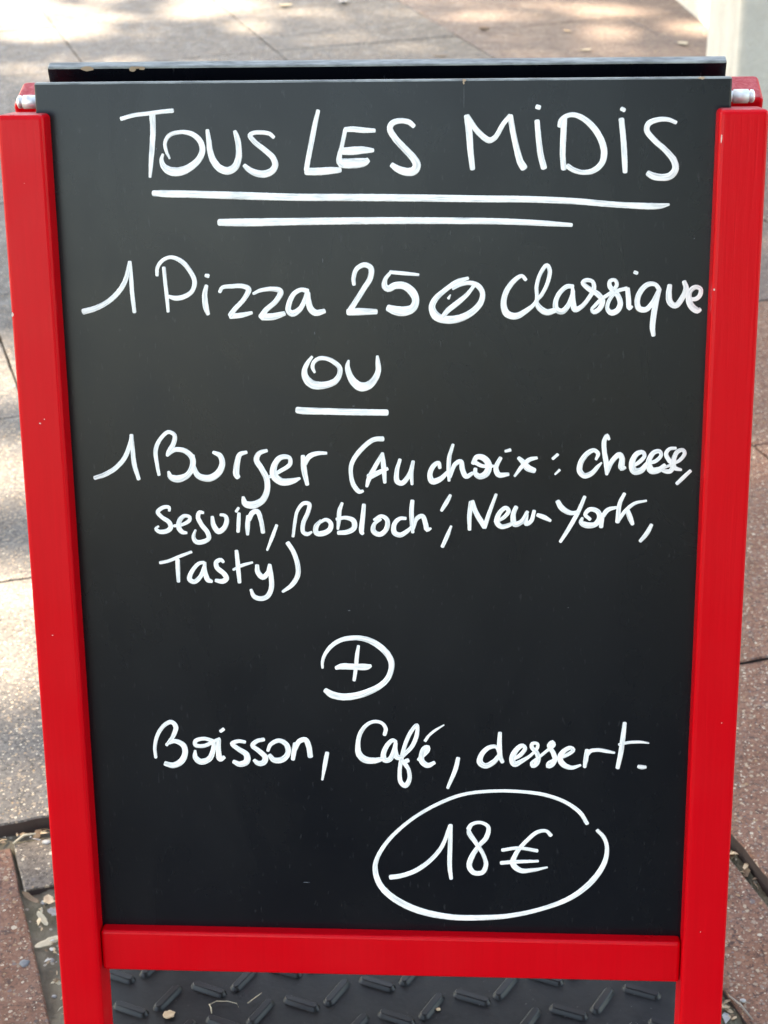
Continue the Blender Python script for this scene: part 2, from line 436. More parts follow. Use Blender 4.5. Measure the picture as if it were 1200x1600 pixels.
# hinge barrels between the post tops
for s in (-1, 1):
    bm = bmesh.new()
    x0, x1 = .2745, .2955
    prof = [(0, .0040), (.0008, .0052), (.0028, .0053), (.0032, .0043), (.0043, .0043), (.0047, .0055), (.0160, .0055), (.0164, .0043), (.0175, .0043), (.0179, .0053), (.0200, .0051), (.021, .0036)]
    tube(bm, [(s*(x0+a), 0, 0) for a, r in prof], [r for a, r in prof], 20)
    bmesh.ops.recalc_face_normals(bm, faces=bm.faces)
    h = from_bm('hinge', bm, M_METAL, smooth=True); h.parent = sign; h.location = (0, Y0-.24-.001, .9735)

# handwriting: raised paint-marker strokes on the front board
def stroke_mesh(name, strokes, k0):
    V, F, UV = [], [], []
    for si, st in enumerate(strokes):
        P = np.array(st, float).reshape(-1, 3)*1e-4
        C = catmull(P, .0011)
        n = len(C)
        T = np.gradient(C[:, :2], axis=0); T /= np.maximum(np.linalg.norm(T, axis=1, keepdims=True), 1e-9)
        # extend with rounded, slightly blunt caps
        hw = np.maximum(C[:, 2]*.515, .0004)
        cap = []
        for e, sg in ((0, -1), (n-1, 1)):
            a = np.array([.35, .62, .82, .93])*1.0
            d = hw[e]*.62
            cap.append([(C[e, :2]+sg*T[e]*d*math.sin(q*math.pi/2), T[e], hw[e]*max(.12, math.cos(q*math.pi/2)**.6)) for q in a])
        xy = [c[0] for c in cap[0][::-1]] + list(C[:, :2]) + [c[0] for c in cap[1]]
        tt = [c[1] for c in cap[0][::-1]] + list(T) + [c[1] for c in cap[1]]
        ww = [c[2] for c in cap[0][::-1]] + list(hw) + [c[2] for c in cap[1]]
        ph = random.uniform(0, 50); u = random.uniform(0, 9); base = len(V); prev = None
        for i, (p, t, w) in enumerate(zip(xy, tt, ww)):
            if prev is not None: u += float(np.linalg.norm(p-prev))
            prev = p
            nrm = np.array([-t[1], t[0]])
            z = -.0208 + .00002*(k0+si) + .00011*i/len(xy)
            wl_ = w*(1+.05*mnoise.noise(Vector((u*330+ph, 1, 0)))); wr_ = w*(1+.05*mnoise.noise(Vector((u*330+ph, 7, 0))))
            for v, hh in ((-1, -.00035), (-.86, .00012), (0, .00017), (.86, .00012), (1, -.00035)):
                q = p + nrm*(wr_ if v > 0 else wl_)*v
                V.append((q[0], q[1], z+hh)); UV.append((u, v))
            if i:
                b = base+5*i
                for j in range(4): F.append((b+j-5, b+j-4, b+j+1, b+j))
        F.append(tuple(base+j for j in range(5))[::-1]); F.append(tuple(len(V)-5+j for j in range(5)))
    me = bpy.data.meshes.new(name); me.from_pydata(V, [], F); me.materials.append(M_INK)
    uv = me.uv_layers.new(name='UVMap')
    for l in me.loops: uv.data[l.index].uv = UV[l.vertex_index]
    bm = bmesh.new(); bm.from_mesh(me); bmesh.ops.recalc_face_normals(bm, faces=bm.faces); bm.to_mesh(me); bm.free()
    return me
STROKES = {
 'tous': [
  [-2052,3181,33,-1946,3208,33,-1817,3222,33,-1727,3233,33,-1639,3240,35],
  [-1802,3209,50,-1802,3107,45,-1813,2983,43,-1829,2858,38,-1844,2726,23],
  [-1680,2870,18,-1705,2932,28,-1710,2995,30,-1671,3051,33,-1580,3074,33,-1491,3058,40,-1430,3005,45,-1413,2931,46,-1449,2856,51,-1529,2793,59,-1607,2766,69,-1684,2772,66,-1734,2813,46,-1745,2864,31,-1732,2901,20],
  [-1367,3086,30,-1359,3005,40,-1353,2930,46,-1331,2855,53,-1284,2792,58,-1221,2769,61,-1162,2794,58,-1127,2866,51,-1122,2954,45,-1132,3028,43,-1148,3076,30],
  [-841,3029,30,-872,3056,33,-942,3067,33,-1005,3062,33,-1029,3045,38,-995,2996,40,-920,2934,43,-852,2871,46,-834,2814,48,-861,2767,53,-926,2742,56,-1003,2755,51,-1053,2784,43,-1080,2810,33],
  [-1822,2595,46,-1719,2591,56,-1512,2586,56,-1099,2572,59,-687,2559,56,81,2551,56,845,2538,53,1200,2533,50,1554,2516,48,1893,2487,45,2210,2476,45,2285,2488,20],
  [-1298,2361,54,-1106,2360,62,-589,2366,56,3,2370,54,540,2367,51,964,2360,48,1304,2344,43,1523,2330,30],
  [-482,3231,30,-510,3123,38,-543,2975,40,-571,2850,40,-585,2773,41],
  [-585,2760,56,-490,2760,58,-401,2766,56,-318,2771,43],
  [-270,3082,33,-284,3023,33,-302,2948,33,-319,2886,38,-320,2836,50,-298,2818,58],
  [-270,3084,38,-217,3087,43,-128,3079,42,-40,3075,32],
  [-290,2917,55,-220,2919,63,-131,2925,55,-54,2922,33],
  [-308,2824,71,-234,2821,76,-157,2826,73,-113,2835,58,-96,2845,43],
  [270,3108,35,238,3136,40,163,3149,42,100,3129,45,83,3088,47,124,3014,50,199,2933,53,268,2858,58,293,2808,63,274,2764,65,223,2752,63,147,2774,55,97,2807,40],
  [688,3180,43,705,3074,50,717,2925,47,734,2776,40],
  [691,3180,40,758,3081,43,826,3015,46,868,2994,46,909,3015,40,975,3121,36,1025,3182,33],
  [1028,3178,43,1051,3055,43,1086,2907,47,1112,2824,53,1138,2782,57],
  [1238,3139,40,1252,3004,43,1271,2873,47,1297,2781,47],
  [1234,3249,36,1254,3243,36],
  [1449,3158,46,1444,3003,46,1443,2871,43,1453,2772,43],
  [1417,3101,40,1425,3142,40,1474,3179,36,1540,3182,39,1641,3124,46,1727,3017,49,1766,2902,50,1749,2812,46,1683,2754,43,1600,2742,37,1524,2764,40,1482,2792,40],
  [1894,3147,43,1913,3000,43,1928,2836,43,1934,2745,37],
  [1893,3228,33,1913,3218,33],
  [2316,3121,29,2253,3144,33,2170,3142,39,2105,3113,43,2093,3064,43,2151,2990,43,2245,2908,43,2314,2825,50,2325,2759,53,2285,2710,56,2219,2699,53,2152,2711,53,2114,2732,43],
 ],
 'pizza': [
  [-2450,1639,50,-2364,1661,46,-2255,1713,42,-2162,1789,42,-2095,1885,39,-2046,2041,31],
  [-2046,2045,31,-2042,1919,35,-2039,1780,35,-2029,1636,32],
  [-1768,1997,31,-1763,1884,31,-1755,1762,32,-1750,1639,25],
  [-1827,1936,28,-1821,1997,31,-1779,2054,31,-1708,2082,31,-1622,2049,38,-1556,1971,38,-1521,1884,38,-1546,1805,35,-1618,1758,39,-1689,1748,39,-1737,1762,28],
  [-1425,1849,31,-1442,1779,42,-1437,1674,46,-1422,1618,32],
  [-1428,1934,28,-1408,1929,35],
  [-1318,1800,28,-1296,1834,31,-1212,1845,35,-1124,1845,38,-1081,1822,45,-1119,1743,38,-1201,1656,39,-1238,1607,42],
  [-1235,1600,46,-1150,1607,42,-1062,1628,28],
  [-1042,1785,24,-986,1810,31,-881,1822,38,-820,1804,45,-857,1726,42,-947,1647,42,-984,1594,49],
  [-975,1593,56,-887,1596,56,-796,1621,39],
  [-602,1804,42,-646,1816,35,-707,1787,38,-748,1717,42,-760,1647,46,-729,1621,53,-667,1656,42,-622,1734,38,-599,1795,38,-595,1743,42,-580,1664,52,-537,1627,52,-467,1641,38],
  [-221,1858,29,-223,1914,34,-196,1985,36,-131,2017,41,-82,1991,44,-87,1913,44,-146,1816,42,-213,1712,42,-260,1640,47],
  [-269,1633,55,-175,1636,58,-45,1636,44],
  [76,1958,31,179,1948,31,302,1936,23],
  [69,1946,28,34,1900,34,29,1842,49,55,1822,52,113,1848,57,191,1844,60,256,1790,65,279,1724,57,255,1666,63,190,1640,76,112,1646,73,57,1666,55],
  [701,1908,26,618,1880,39,514,1809,39,437,1737,47,411,1672,52,443,1600,68,527,1570,65,631,1580,60,735,1633,52,805,1711,47,818,1789,41,785,1843,44,721,1869,36,643,1856,31,579,1822,21],
  [753,1851,26,695,1776,34,605,1698,44,540,1646,42,501,1600,34],
  [560,1774,10,544,1744,23],
  [1165,1894,28,1134,1925,31,1065,1879,40,1005,1786,43,990,1692,47,1014,1622,56,1084,1598,53,1176,1645,40,1250,1720,28,1254,1848,31,1288,1956,31,1333,2010,34,1356,1971,34,1343,1878,31,1298,1778,31,1256,1720,31,1277,1669,47,1339,1630,50,1401,1645,43],
  [1543,1839,34,1497,1839,37,1437,1785,37,1407,1708,40,1416,1653,47,1462,1637,47,1508,1684,40,1544,1785,34,1540,1829,25],
  [1544,1801,34,1546,1723,43,1565,1653,47,1616,1676,37,1668,1738,34,1712,1824,37,1700,1878,31,1649,1890,34,1622,1870,34,1666,1824,40,1744,1777,43,1784,1723,43,1762,1660,40,1717,1632,37,1698,1653,25,1723,1684,28,1776,1738,31,1851,1792,28,1895,1854,31,1879,1890,28,1841,1885,31,1839,1839,37,1898,1777,40,1927,1699,43,1901,1642,46,1856,1626,46,1824,1660,34,1838,1730,31,1897,1800,31,1973,1823,31],
  [1981,1819,37,1991,1738,40,2001,1663,37,2020,1676,22],
  [2033,1953,28,2052,1946,28],
  [2233,1815,34,2201,1854,34,2140,1854,40,2081,1792,43,2061,1715,43,2078,1660,46,2132,1652,43,2183,1707,37,2226,1800,31],
  [2233,1815,37,2213,1722,43,2197,1613,46,2190,1504,43,2200,1444,34],
  [2316,1846,37,2311,1776,46,2324,1710,49,2368,1683,46,2419,1745,43,2447,1822,43,2429,1876,34],
  [2457,1742,28,2526,1737,34,2559,1768,37,2561,1818,34,2522,1833,37,2478,1799,40,2473,1730,49,2498,1675,52,2545,1644,49,2563,1652,34],
 ],
 'ou': [
  [-576,1263,23,-612,1214,35,-640,1151,44,-633,1089,59,-585,1035,71,-524,1022,66,-453,1031,57,-391,1058,52,-355,1107,43,-349,1170,41,-396,1219,39,-457,1248,35,-519,1248,35,-564,1214,32,-573,1174,32,-557,1134,21],
  [-275,1232,19,-285,1179,41,-267,1107,53,-232,1049,66,-180,1013,76,-118,1022,68,-65,1072,55,-33,1143,46,-34,1215,39,-38,1268,23],
  [-706,814,56,-662,809,59,-484,804,56,-219,798,54,33,795,52],
 ],
 'burger': [
  [-2441,223,37,-2358,251,41,-2263,307,40,-2177,401,40,-2120,540,33,-2110,595,29],
  [-2110,595,33,-2106,466,37,-2098,336,40,-2068,215,33],
  [-1894,253,29,-1907,356,33,-1911,467,37,-1870,559,33,-1795,624,33,-1746,596,36,-1754,532,40,-1803,449,37,-1815,421,26],
  [-1815,423,26,-1748,471,40,-1658,458,44,-1603,394,48,-1611,311,48,-1659,245,51,-1742,217,63,-1795,235,48,-1811,278,26],
  [-1597,422,29,-1596,320,40,-1559,246,51,-1469,224,59,-1386,275,55,-1352,358,47,-1371,423,44,-1424,450,29],
  [-1146,451,29,-1200,433,40,-1226,359,47,-1237,257,51,-1225,236,44],
  [-975,467,29,-1038,443,40,-1063,387,47,-1024,313,47,-982,221,48,-982,119,48,-1024,34,55,-1107,-9,63,-1170,5,55,-1186,61,26],
  [-964,236,29,-872,286,33,-781,352,36,-788,407,36,-860,407,44,-916,332,51,-918,249,62,-857,197,62,-766,204,51,-703,228,22],
  [-671,420,36,-665,306,47,-641,176,33],
  [-662,343,36,-618,417,44,-545,445,36,-474,447,25],
  [-2,572,43,-77,564,40,-184,478,40,-262,361,37,-271,259,34,-250,172,40,-202,114,37,-174,121,25],
  [-140,162,25,-120,228,40,-65,338,37,-6,440,31],
  [-6,448,28,3,339,43,12,197,28],
  [-119,244,53,-51,276,43,33,315,31],
  [140,394,28,113,292,37,116,206,46,154,190,43,215,261,37,250,379,25],
  [250,379,28,235,277,34,240,183,25],
  [472,325,28,462,369,34,419,341,40,389,262,43,411,207,52,480,231,43,540,294,28],
  [582,525,24,552,419,34,545,310,34,549,216,25],
  [555,247,31,600,357,37,646,381,40,661,311,43,691,251,40,744,280,31],
  [748,366,34,781,420,43,841,408,52,879,351,52,857,277,55,804,252,49,767,280,40,769,319,31],
  [751,381,37,826,343,31,917,343,25],
  [976,413,31,939,328,40,962,268,46,1041,273,31],
  [1016,471,24,1055,482,30],
  [1095,258,21,1157,344,34,1216,399,37,1276,415,24],
  [1126,414,31,1157,383,43,1202,329,55,1255,306,46],
  [1408,409,26,1447,445,26],
  [1429,275,16,1465,312,23],
  [1764,405,23,1780,452,33,1745,482,35,1689,452,42,1639,375,44,1633,303,47,1670,264,47,1727,282,42,1788,352,28,1810,376,14],
  [1865,577,25,1850,610,30,1828,565,37,1831,470,39,1850,364,42,1855,278,26],
  [1858,293,33,1895,388,40,1956,447,44,1977,412,46,1977,331,49,2005,335,26],
  [2045,341,21,2112,377,33,2161,436,32,2146,467,35,2098,454,42,2061,377,49,2080,306,58,2137,312,51,2181,371,30],
  [2180,377,26,2248,389,32,2297,443,30,2281,476,35,2234,463,39,2197,383,46,2222,312,58,2285,319,49,2329,360,28],
  [2414,502,25,2363,496,30,2337,455,35,2361,402,37,2397,355,39,2376,307,40,2331,307,35,2302,321,23,2341,343,23,2397,366,23],
  [2391,366,21,2452,402,30,2489,461,32,2471,488,32,2427,471,37,2401,402,39,2409,337,39,2464,319,23],
  [2435,200,30,2492,260,33,2541,310,28],
 ],
 'seguin': [
  [-1821,-62,24,-1820,-34,31,-1867,-32,34,-1921,-75,36,-1889,-118,36,-1826,-167,41,-1817,-216,41,-1860,-247,41,-1919,-248,36,-1944,-223,29,-1920,-202,19],
  [-1786,-197,27,-1714,-184,29,-1653,-147,34,-1648,-119,31,-1693,-107,34,-1736,-148,41,-1745,-215,44,-1717,-252,39,-1682,-258,24],
  [-1532,-79,26,-1561,-73,34,-1578,-116,39,-1548,-189,41,-1503,-251,41,-1494,-306,39,-1543,-337,41,-1602,-338,41,-1624,-295,34,-1604,-233,19],
  [-1456,-115,29,-1447,-189,43,-1408,-244,48,-1359,-213,43,-1333,-139,39,-1349,-102,31,-1385,-96,24],
  [-1227,-83,29,-1233,-163,34,-1240,-243,29],
  [-1229,-34,24,-1250,-65,26],
  [-1149,-107,34,-1157,-187,41,-1160,-267,27],
  [-1144,-138,39,-1112,-76,43,-1071,-64,43,-1043,-137,38,-1027,-247,36],
  [-909,-185,26,-947,-284,31,-996,-405,19],
  [-772,-282,25,-755,-166,28,-728,-53,28,-672,11,33,-628,4,36,-640,-67,36,-683,-166,36,-685,-243,36,-652,-262,36,-613,-243,19],
  [-533,-143,28,-573,-193,42,-574,-250,44,-526,-256,47,-460,-221,44,-449,-167,39,-486,-133,33,-546,-159,25],
  [-350,13,25,-373,-51,36,-380,-135,36,-390,-213,22],
  [-398,-128,28,-323,-114,33,-256,-141,44,-253,-205,44,-312,-241,42,-386,-248,36],
  [-166,0,33,-177,-106,39,-189,-240,39,-180,-253,30],
  [-26,-126,22,-80,-168,33,-88,-232,44,-34,-260,42,21,-210,41,28,-132,39,-19,-98,33,-82,-130,22],
  [183,-117,28,136,-118,33,89,-167,39,88,-242,44,135,-263,44,203,-223,33,233,-187,19],
  [242,37,33,234,-47,38,237,-159,36,243,-237,28],
  [246,-208,28,278,-117,36,325,-95,38,352,-165,41,365,-215,39,395,-203,19],
  [560,88,27,527,25,36,486,-45,25],
  [567,-182,19,533,-270,33,493,-362,30],
  [721,-210,29,720,-95,38,735,27,41],
  [743,36,35,775,-62,42,846,-184,45],
  [846,-189,38,892,-45,32,942,98,25],
  [935,-143,26,1009,-101,32,1048,-44,35,1024,-18,35,973,-61,38,950,-143,45,987,-183,42,1057,-166,35,1091,-138,26],
  [1110,-11,35,1087,-76,41,1099,-161,48,1158,-138,42,1204,-51,29],
  [1196,-76,35,1194,-157,38,1236,-133,35,1261,-43,29],
  [1290,-78,32,1344,-99,41,1396,-127,26],
  [1455,40,38,1491,-17,48,1569,-60,38,1639,-43,22],
  [1678,82,28,1631,-40,35,1556,-188,35,1484,-311,26],
  [1726,-113,29,1686,-72,32,1724,-27,38,1786,-43,41,1807,-96,44,1770,-158,45,1688,-162,51,1652,-138,38,1663,-102,22],
  [1825,-72,44,1820,-177,35],
  [1826,-96,35,1871,-31,38,1940,-9,25],
  [2006,111,28,1970,27,35,1956,-133,38],
  [1959,-128,29,2018,-38,32,2093,28,28,2188,51,19],
  [2033,-30,38,2058,-94,44,2080,-151,32],
  [2238,-158,29,2202,-232,38,2150,-301,29],
 ],
 'tasty': [
  [-1921,-527,29,-1849,-511,29,-1751,-469,29,-1648,-428,24],
  [-1770,-501,39,-1771,-588,39,-1771,-695,29],
  [-1544,-521,27,-1586,-530,32,-1649,-600,37,-1674,-675,44,-1635,-697,42,-1579,-649,37,-1542,-561,32],
  [-1538,-524,29,-1539,-599,39,-1515,-680,44,-1483,-692,29],
  [-1377,-516,27,-1394,-498,34,-1437,-517,39,-1433,-567,42,-1375,-622,44,-1355,-666,44,-1390,-691,44,-1447,-683,32],
  [-1260,-416,32,-1254,-509,37,-1249,-609,37,-1244,-696,32],
  [-1292,-584,22,-1217,-546,29,-1127,-518,19],
  [-1088,-545,34,-1082,-607,44,-1042,-651,46,-999,-613,39,-979,-538,29],
  [-979,-544,32,-970,-644,41,-973,-756,42,-1011,-826,42,-1072,-845,42,-1125,-821,39,-1147,-764,25],
  [-819,-342,39,-774,-418,39,-741,-530,41,-741,-629,41,-793,-717,39,-873,-778,24],
 ],
 'plus': [
  [-547,-1474,21,-546,-1418,28,-522,-1347,32,-461,-1267,38,-379,-1215,41,-290,-1196,44,-216,-1196,46,-136,-1217,52,-48,-1271,56,18,-1341,55,50,-1411,52,49,-1482,47,15,-1570,49,-52,-1638,52,-149,-1692,59,-269,-1733,63,-388,-1743,63,-477,-1720,62,-525,-1685,46],
  [-232,-1269,27,-245,-1352,35,-257,-1470,35,-274,-1586,28],
  [-428,-1474,34,-383,-1460,54,-272,-1461,55,-161,-1461,54,-130,-1451,31],
 ],
 'boisson': [
  [-2049,-2344,29,-2053,-2246,32,-2020,-2122,35,-1955,-2031,38,-1893,-2003,41,-1857,-2046,44,-1884,-2136,38,-1946,-2223,28],
  [-1948,-2216,25,-1871,-2185,41,-1797,-2225,51,-1785,-2299,51,-1826,-2382,57,-1897,-2419,54,-1965,-2404,45],
  [-1521,-2183,38,-1611,-2157,35,-1688,-2182,38,-1690,-2220,38,-1614,-2226,35,-1521,-2180,32,-1472,-2155,25],
  [-1695,-2273,22,-1695,-2339,48,-1651,-2379,57,-1574,-2353,51,-1532,-2262,44,-1526,-2196,35],
  [-1480,-2163,38,-1486,-2261,44,-1475,-2351,51,-1439,-2334,35],
  [-1460,-2084,31,-1433,-2064,31],
  [-1249,-2184,31,-1309,-2177,35,-1363,-2202,38,-1312,-2250,44,-1238,-2307,54,-1240,-2372,57,-1302,-2398,51,-1354,-2374,38],
  [-1081,-2157,35,-1142,-2174,38,-1182,-2216,41,-1130,-2264,44,-1072,-2329,50,-1088,-2378,51,-1134,-2387,47,-1171,-2358,32],
  [-1047,-2263,28,-1022,-2205,35,-946,-2166,41,-882,-2203,47,-869,-2284,47,-921,-2347,54,-997,-2352,51,-1033,-2307,38],
  [-803,-2193,38,-816,-2267,44,-827,-2341,35],
  [-809,-2251,38,-765,-2168,44,-712,-2154,47,-683,-2224,47,-673,-2311,47],
  [-523,-2276,35,-543,-2378,38,-571,-2534,19],
  [-15,-2094,33,-4,-2040,35,-34,-1988,31,-97,-1971,31,-166,-2000,33,-226,-2081,37,-250,-2188,41,-241,-2284,56,-190,-2335,64,-112,-2344,56,-37,-2326,37],
  [82,-2161,33,58,-2146,35,8,-2195,41,-27,-2281,45,-18,-2336,49,27,-2331,45,62,-2258,39,80,-2183,33],
  [82,-2172,33,77,-2236,41,91,-2306,51,135,-2310,41],
  [125,-2316,29,165,-2272,35,225,-2202,37,269,-2084,37,268,-1999,31,216,-2064,35,166,-2181,35,135,-2310,37,115,-2440,35,124,-2547,41,163,-2581,46,198,-2524,39,194,-2427,35,164,-2374,39,141,-2342,35],
  [150,-2353,39,189,-2336,39],
  [283,-2329,33,322,-2286,37,365,-2237,35,365,-2205,35,333,-2216,39,308,-2286,45,312,-2345,51,361,-2382,49,420,-2354,31],
  [341,-2147,27,372,-2098,24,431,-2044,22,504,-1994,12],
  [629,-2308,35,607,-2410,39,538,-2594,27],
  [990,-2258,30,960,-2195,33,895,-2204,39,831,-2276,45,821,-2347,54,868,-2378,51,940,-2338,45,997,-2261,33],
  [992,-2062,33,989,-2179,42,997,-2289,42,1016,-2336,36],
  [1091,-2319,27,1170,-2271,36,1212,-2203,36,1190,-2179,39,1140,-2216,45,1101,-2303,51,1120,-2358,51,1185,-2326,39,1263,-2269,27,1320,-2193,30,1317,-2159,30,1276,-2159,33,1270,-2191,36,1313,-2245,42,1329,-2300,42,1308,-2355,45,1279,-2372,36,1269,-2345,24,1329,-2292,27,1399,-2228,27,1463,-2167,33,1448,-2141,33,1420,-2173,36,1457,-2243,42,1473,-2305,42,1445,-2361,42,1412,-2374,33,1413,-2343,24,1473,-2305,24],
  [1494,-2300,27,1587,-2256,33,1633,-2212,33,1607,-2193,36,1550,-2225,42,1516,-2289,48,1545,-2351,51,1618,-2382,39,1697,-2357,21],
  [1751,-2214,36,1743,-2293,42,1733,-2372,30],
  [1745,-2269,33,1780,-2222,36,1844,-2210,33,1916,-2220,33,1987,-2233,21],
  [2069,-1952,33,2058,-2085,42,2042,-2241,42,2020,-2375,36],
  [2025,-2155,24,2113,-2134,27,2213,-2129,24,2281,-2137,12],
  [2200,-2361,33,2228,-2367,42,2260,-2365,30],
 ],
 'price': [
  [1767,-2919,36,1705,-2817,39,1572,-2716,35,1384,-2647,35,1159,-2620,31,934,-2620,31,690,-2653,32,464,-2746,32,218,-2907,32,7,-3120,36,-100,-3313,40,-111,-3441,49,-55,-3589,57,78,-3715,65,289,-3819,65,559,-3873,57,828,-3875,53,1097,-3848,45,1383,-3772,41,1647,-3649,48,1833,-3474,52,1932,-3293,44,1947,-3145,36,1917,-3052,36,1859,-2984,32],
  [26,-3485,49,119,-3468,45,253,-3412,44,387,-3303,40,483,-3174,36,559,-2963,32],
  [563,-2959,36,559,-3152,40,555,-3363,40,568,-3486,32],
  [723,-2991,44,748,-2949,36,823,-2927,32,895,-2967,36,881,-3072,44,815,-3157,40,749,-3275,48,730,-3360,48,769,-3422,48,845,-3421,44,879,-3346,40,853,-3241,36,786,-3126,40,729,-3033,44,723,-3002,32],
  [1450,-3040,36,1408,-2999,32,1333,-3011,36,1240,-3096,36,1147,-3224,40,1120,-3330,52,1187,-3393,48,1301,-3386,36,1424,-3356,16],
  [1024,-3195,32,1165,-3171,32,1332,-3195,32],
  [1015,-3322,36,1129,-3309,36,1341,-3296,24],
 ],
}

LINE_TEXT = {'tous': 'TOUS LES MIDIS', 'pizza': '1 Pizza 25 classique', 'ou': 'OU', 'burger': '1 Burger (Au choix: cheese,',
             'seguin': "Seguin, Robloch', New-York,", 'tasty': 'Tasty)', 'plus': 'circled plus', 'boisson': 'Boisson, Café, dessert.', 'price': 'circled 18 €'}
for key, sts in STROKES.items():
    o = link('lettering', stroke_mesh('lettering', sts, 0), front_panel)
    o['label'] = 'white handwritten ' + LINE_TEXT[key]

# ------------------------------------------------------------------ rubber tread mat under the board
bm = bmesh.new(); ZT = -.001
box(bm, -.335, .312, .085, .395, -.0135, ZT, .003, 2)
la = Vector((.1030, -.0175)); lb = Vector((.0795, .0318))
def tread(bm, c, ang, L=.0405, W=.0105, H=.005):
    d = Vector((math.cos(ang), math.sin(ang))); nn = Vector((-d.y, d.x)); rings = []
    for inset, z in ((-.0022, ZT-.0006), (-.0006, ZT+.0006), (.0009, ZT+H*.72), (.0022, ZT+H)):
        ring = []; w = W/2-inset; hl = L/2-inset-w
        for e in (1, -1):
            for k in range(7):
                a = -math.pi/2+math.pi*k/6
                off = d*(hl+w*math.cos(a)) + nn*w*math.sin(a)
                p = c+off*e; ring.append(bm.verts.new((p.x, p.y, z)))
        rings.append(ring)
    for q, (A, B) in enumerate(zip(rings, rings[1:])):
        for k in range(14): bm.faces.new((A[k], A[(k+1) % 14], B[(k+1) % 14], B[k])).material_index = int(q > 0)
    bm.faces.new(rings[-1]).material_index = 1
for orig, ang in ((Vector((-.2542, .2529)), 60), (Vector((-.2908, .2355)), -20.5)):
    for i in range(-9, 10):
        for j in range(-9, 10):
            p = orig + la*i + lb*j
            if -.315 < p.x < .292 and .106 < p.y < .374: tread(bm, p, math.radians(ang+random.uniform(-1.5, 1.5)))
o = from_bm('rubber_mat', bm, [M_RUBBER, M_TREAD])
for p in o.data.polygons: p.use_smooth = len(p.vertices) == 4 and p.area < .0002
tag(o, 'black rubber mat with raised tread bars lying on the ground under the menu board', 'mat')

# ------------------------------------------------------------------ litter
def leaf(name, loc, L, W, rz, mat, label, cat='leaf', group=None, curl=.3, tilt=(0, 0), jag=0.):
    bm = bmesh.new(); k = 9; rows = []
    for i in range(k):
        t = i/(k-1); w = W/2*max(.05, math.sin(math.pi*min(1, t*.94+.05))**.7)*(1+random.uniform(-jag, jag))
        z = curl*L*(t-.5)**2
        rows.append([bm.verts.new(((t-.5)*L, w*s*(1+random.uniform(-jag, jag)*.5), z+abs(s)*w*curl*.9+.0004)) for s in (-1, -.5, 0, .5, 1)])
    for a, b in zip(rows, rows[1:]):
        for j in range(4): bm.faces.new((a[j], a[j+1], b[j+1], b[j]))
    r = bmesh.ops.extrude_face_region(bm, geom=bm.faces[:])
    for v in r['geom']:
        if isinstance(v, bmesh.types.BMVert): v.co.z -= .0004
    bmesh.ops.recalc_face_normals(bm, faces=bm.faces)
    o = from_bm(name, bm, mat, smooth=True); o.location = loc; o.rotation_euler = (tilt[0], tilt[1], rz)
    return tag(o, label, cat, group)
def stick(name, pts, rads, mat, label, cat):
    c = Vector(pts[0]); bm = bmesh.new(); tube(bm, [Vector(p)-c for p in pts], rads, 7)
    o = from_bm(name, bm, mat, smooth=True); o.location = c; return tag(o, label, cat)
def pebble(loc, r, mat, label, cat='pebble', flat=.6):
    bm = bmesh.new(); bmesh.ops.create_icosphere(bm, subdivisions=2, radius=1)
    sx, sy = random.uniform(.8, 1.3), random.uniform(.7, 1.0)
    for v in bm.verts:
        q = 1+.25*mnoise.noise(v.co*1.7+Vector(loc)*40); v.co = Vector((v.co.x*r*sx*q, v.co.y*r*sy*q, v.co.z*r*flat*q))
    o = from_bm('pebble', bm, mat, smooth=True); o.location = Vector(loc)+Vector((0, 0, r*flat*.8)); return tag(o, label, cat)

leaf('dry_leaf', (-.248, .2285, .0005), .0135, .0115, .5, M_DRY, 'small pinkish brown leaf scrap lying flat on the black rubber mat', jag=.35, curl=.12)
stick('twig', [(-.203, .232, .0008), (-.2045, .2385, .0018), (-.207, .2435, .0014), (-.2, .2475, .0028), (-.188, .2485, .002), (-.178, .2465, .0012), (-.175, .241, .0008)],
      [.0006, .0008, .0009, .0006, .0004, .0003, .0002], M_PALE, 'pale curled dry stalk on the rubber mat between the tread bars', 'twig')
stick('straw', [(-.166, .2475, .001), (-.158, .254, .0035), (-.152, .2585, .0055)], [.0004, .0005, .0003], M_PALE, 'thin pale straw leaning against a tread bar of the rubber mat', 'straw')
pebble((.0385, .246, -.001), .0022, M_DRY, 'tiny yellowish crumb on the rubber mat near its middle', 'crumb')
leaf('wood_chip', (-.408, .352, -.016), .034, .011, .42, M_WOOD, 'grey brown wood chip lying across the gutter beside the left red post', 'wood chip', curl=.12, tilt=(.1, -.15), jag=.12)
leaf('dry_leaf', (-.424, .4165, -.015), .027, .015, 1.9, M_DRY, 'tan curled dry leaf at the top of the gutter by the cement strip', jag=.25, curl=.5, tilt=(.2, .3))
leaf('dry_leaf', (-.4235, .388, -.016), .026, .008, -.9, M_PALE, 'narrow cream dry leaf in the gutter between the wood chip and the tan curled leaf', jag=.2, curl=.4, tilt=(.3, .1))
leaf('dry_leaf', (-.446, .421, -.014), .026, .008, -.5, M_BROWN, 'brown sliver of dry leaf against the gutter edge below the cement strip', jag=.2, curl=.4, tilt=(.1, .2))
leaf('dry_leaf', (-.412, .398, -.015), .02, .014, .4, M_STONE, 'greyish papery leaf scrap beside the red post in the gutter', jag=.3, curl=.4, tilt=(.1, .4))
stick('straw', [(-.4915, .5185, -.0135), (-.480, .5285, -.0085), (-.467, .535, -.011)], [.0013, .0017, .0012], M_PALE, 'short white straw in the dark joint behind the cement strip', 'straw')
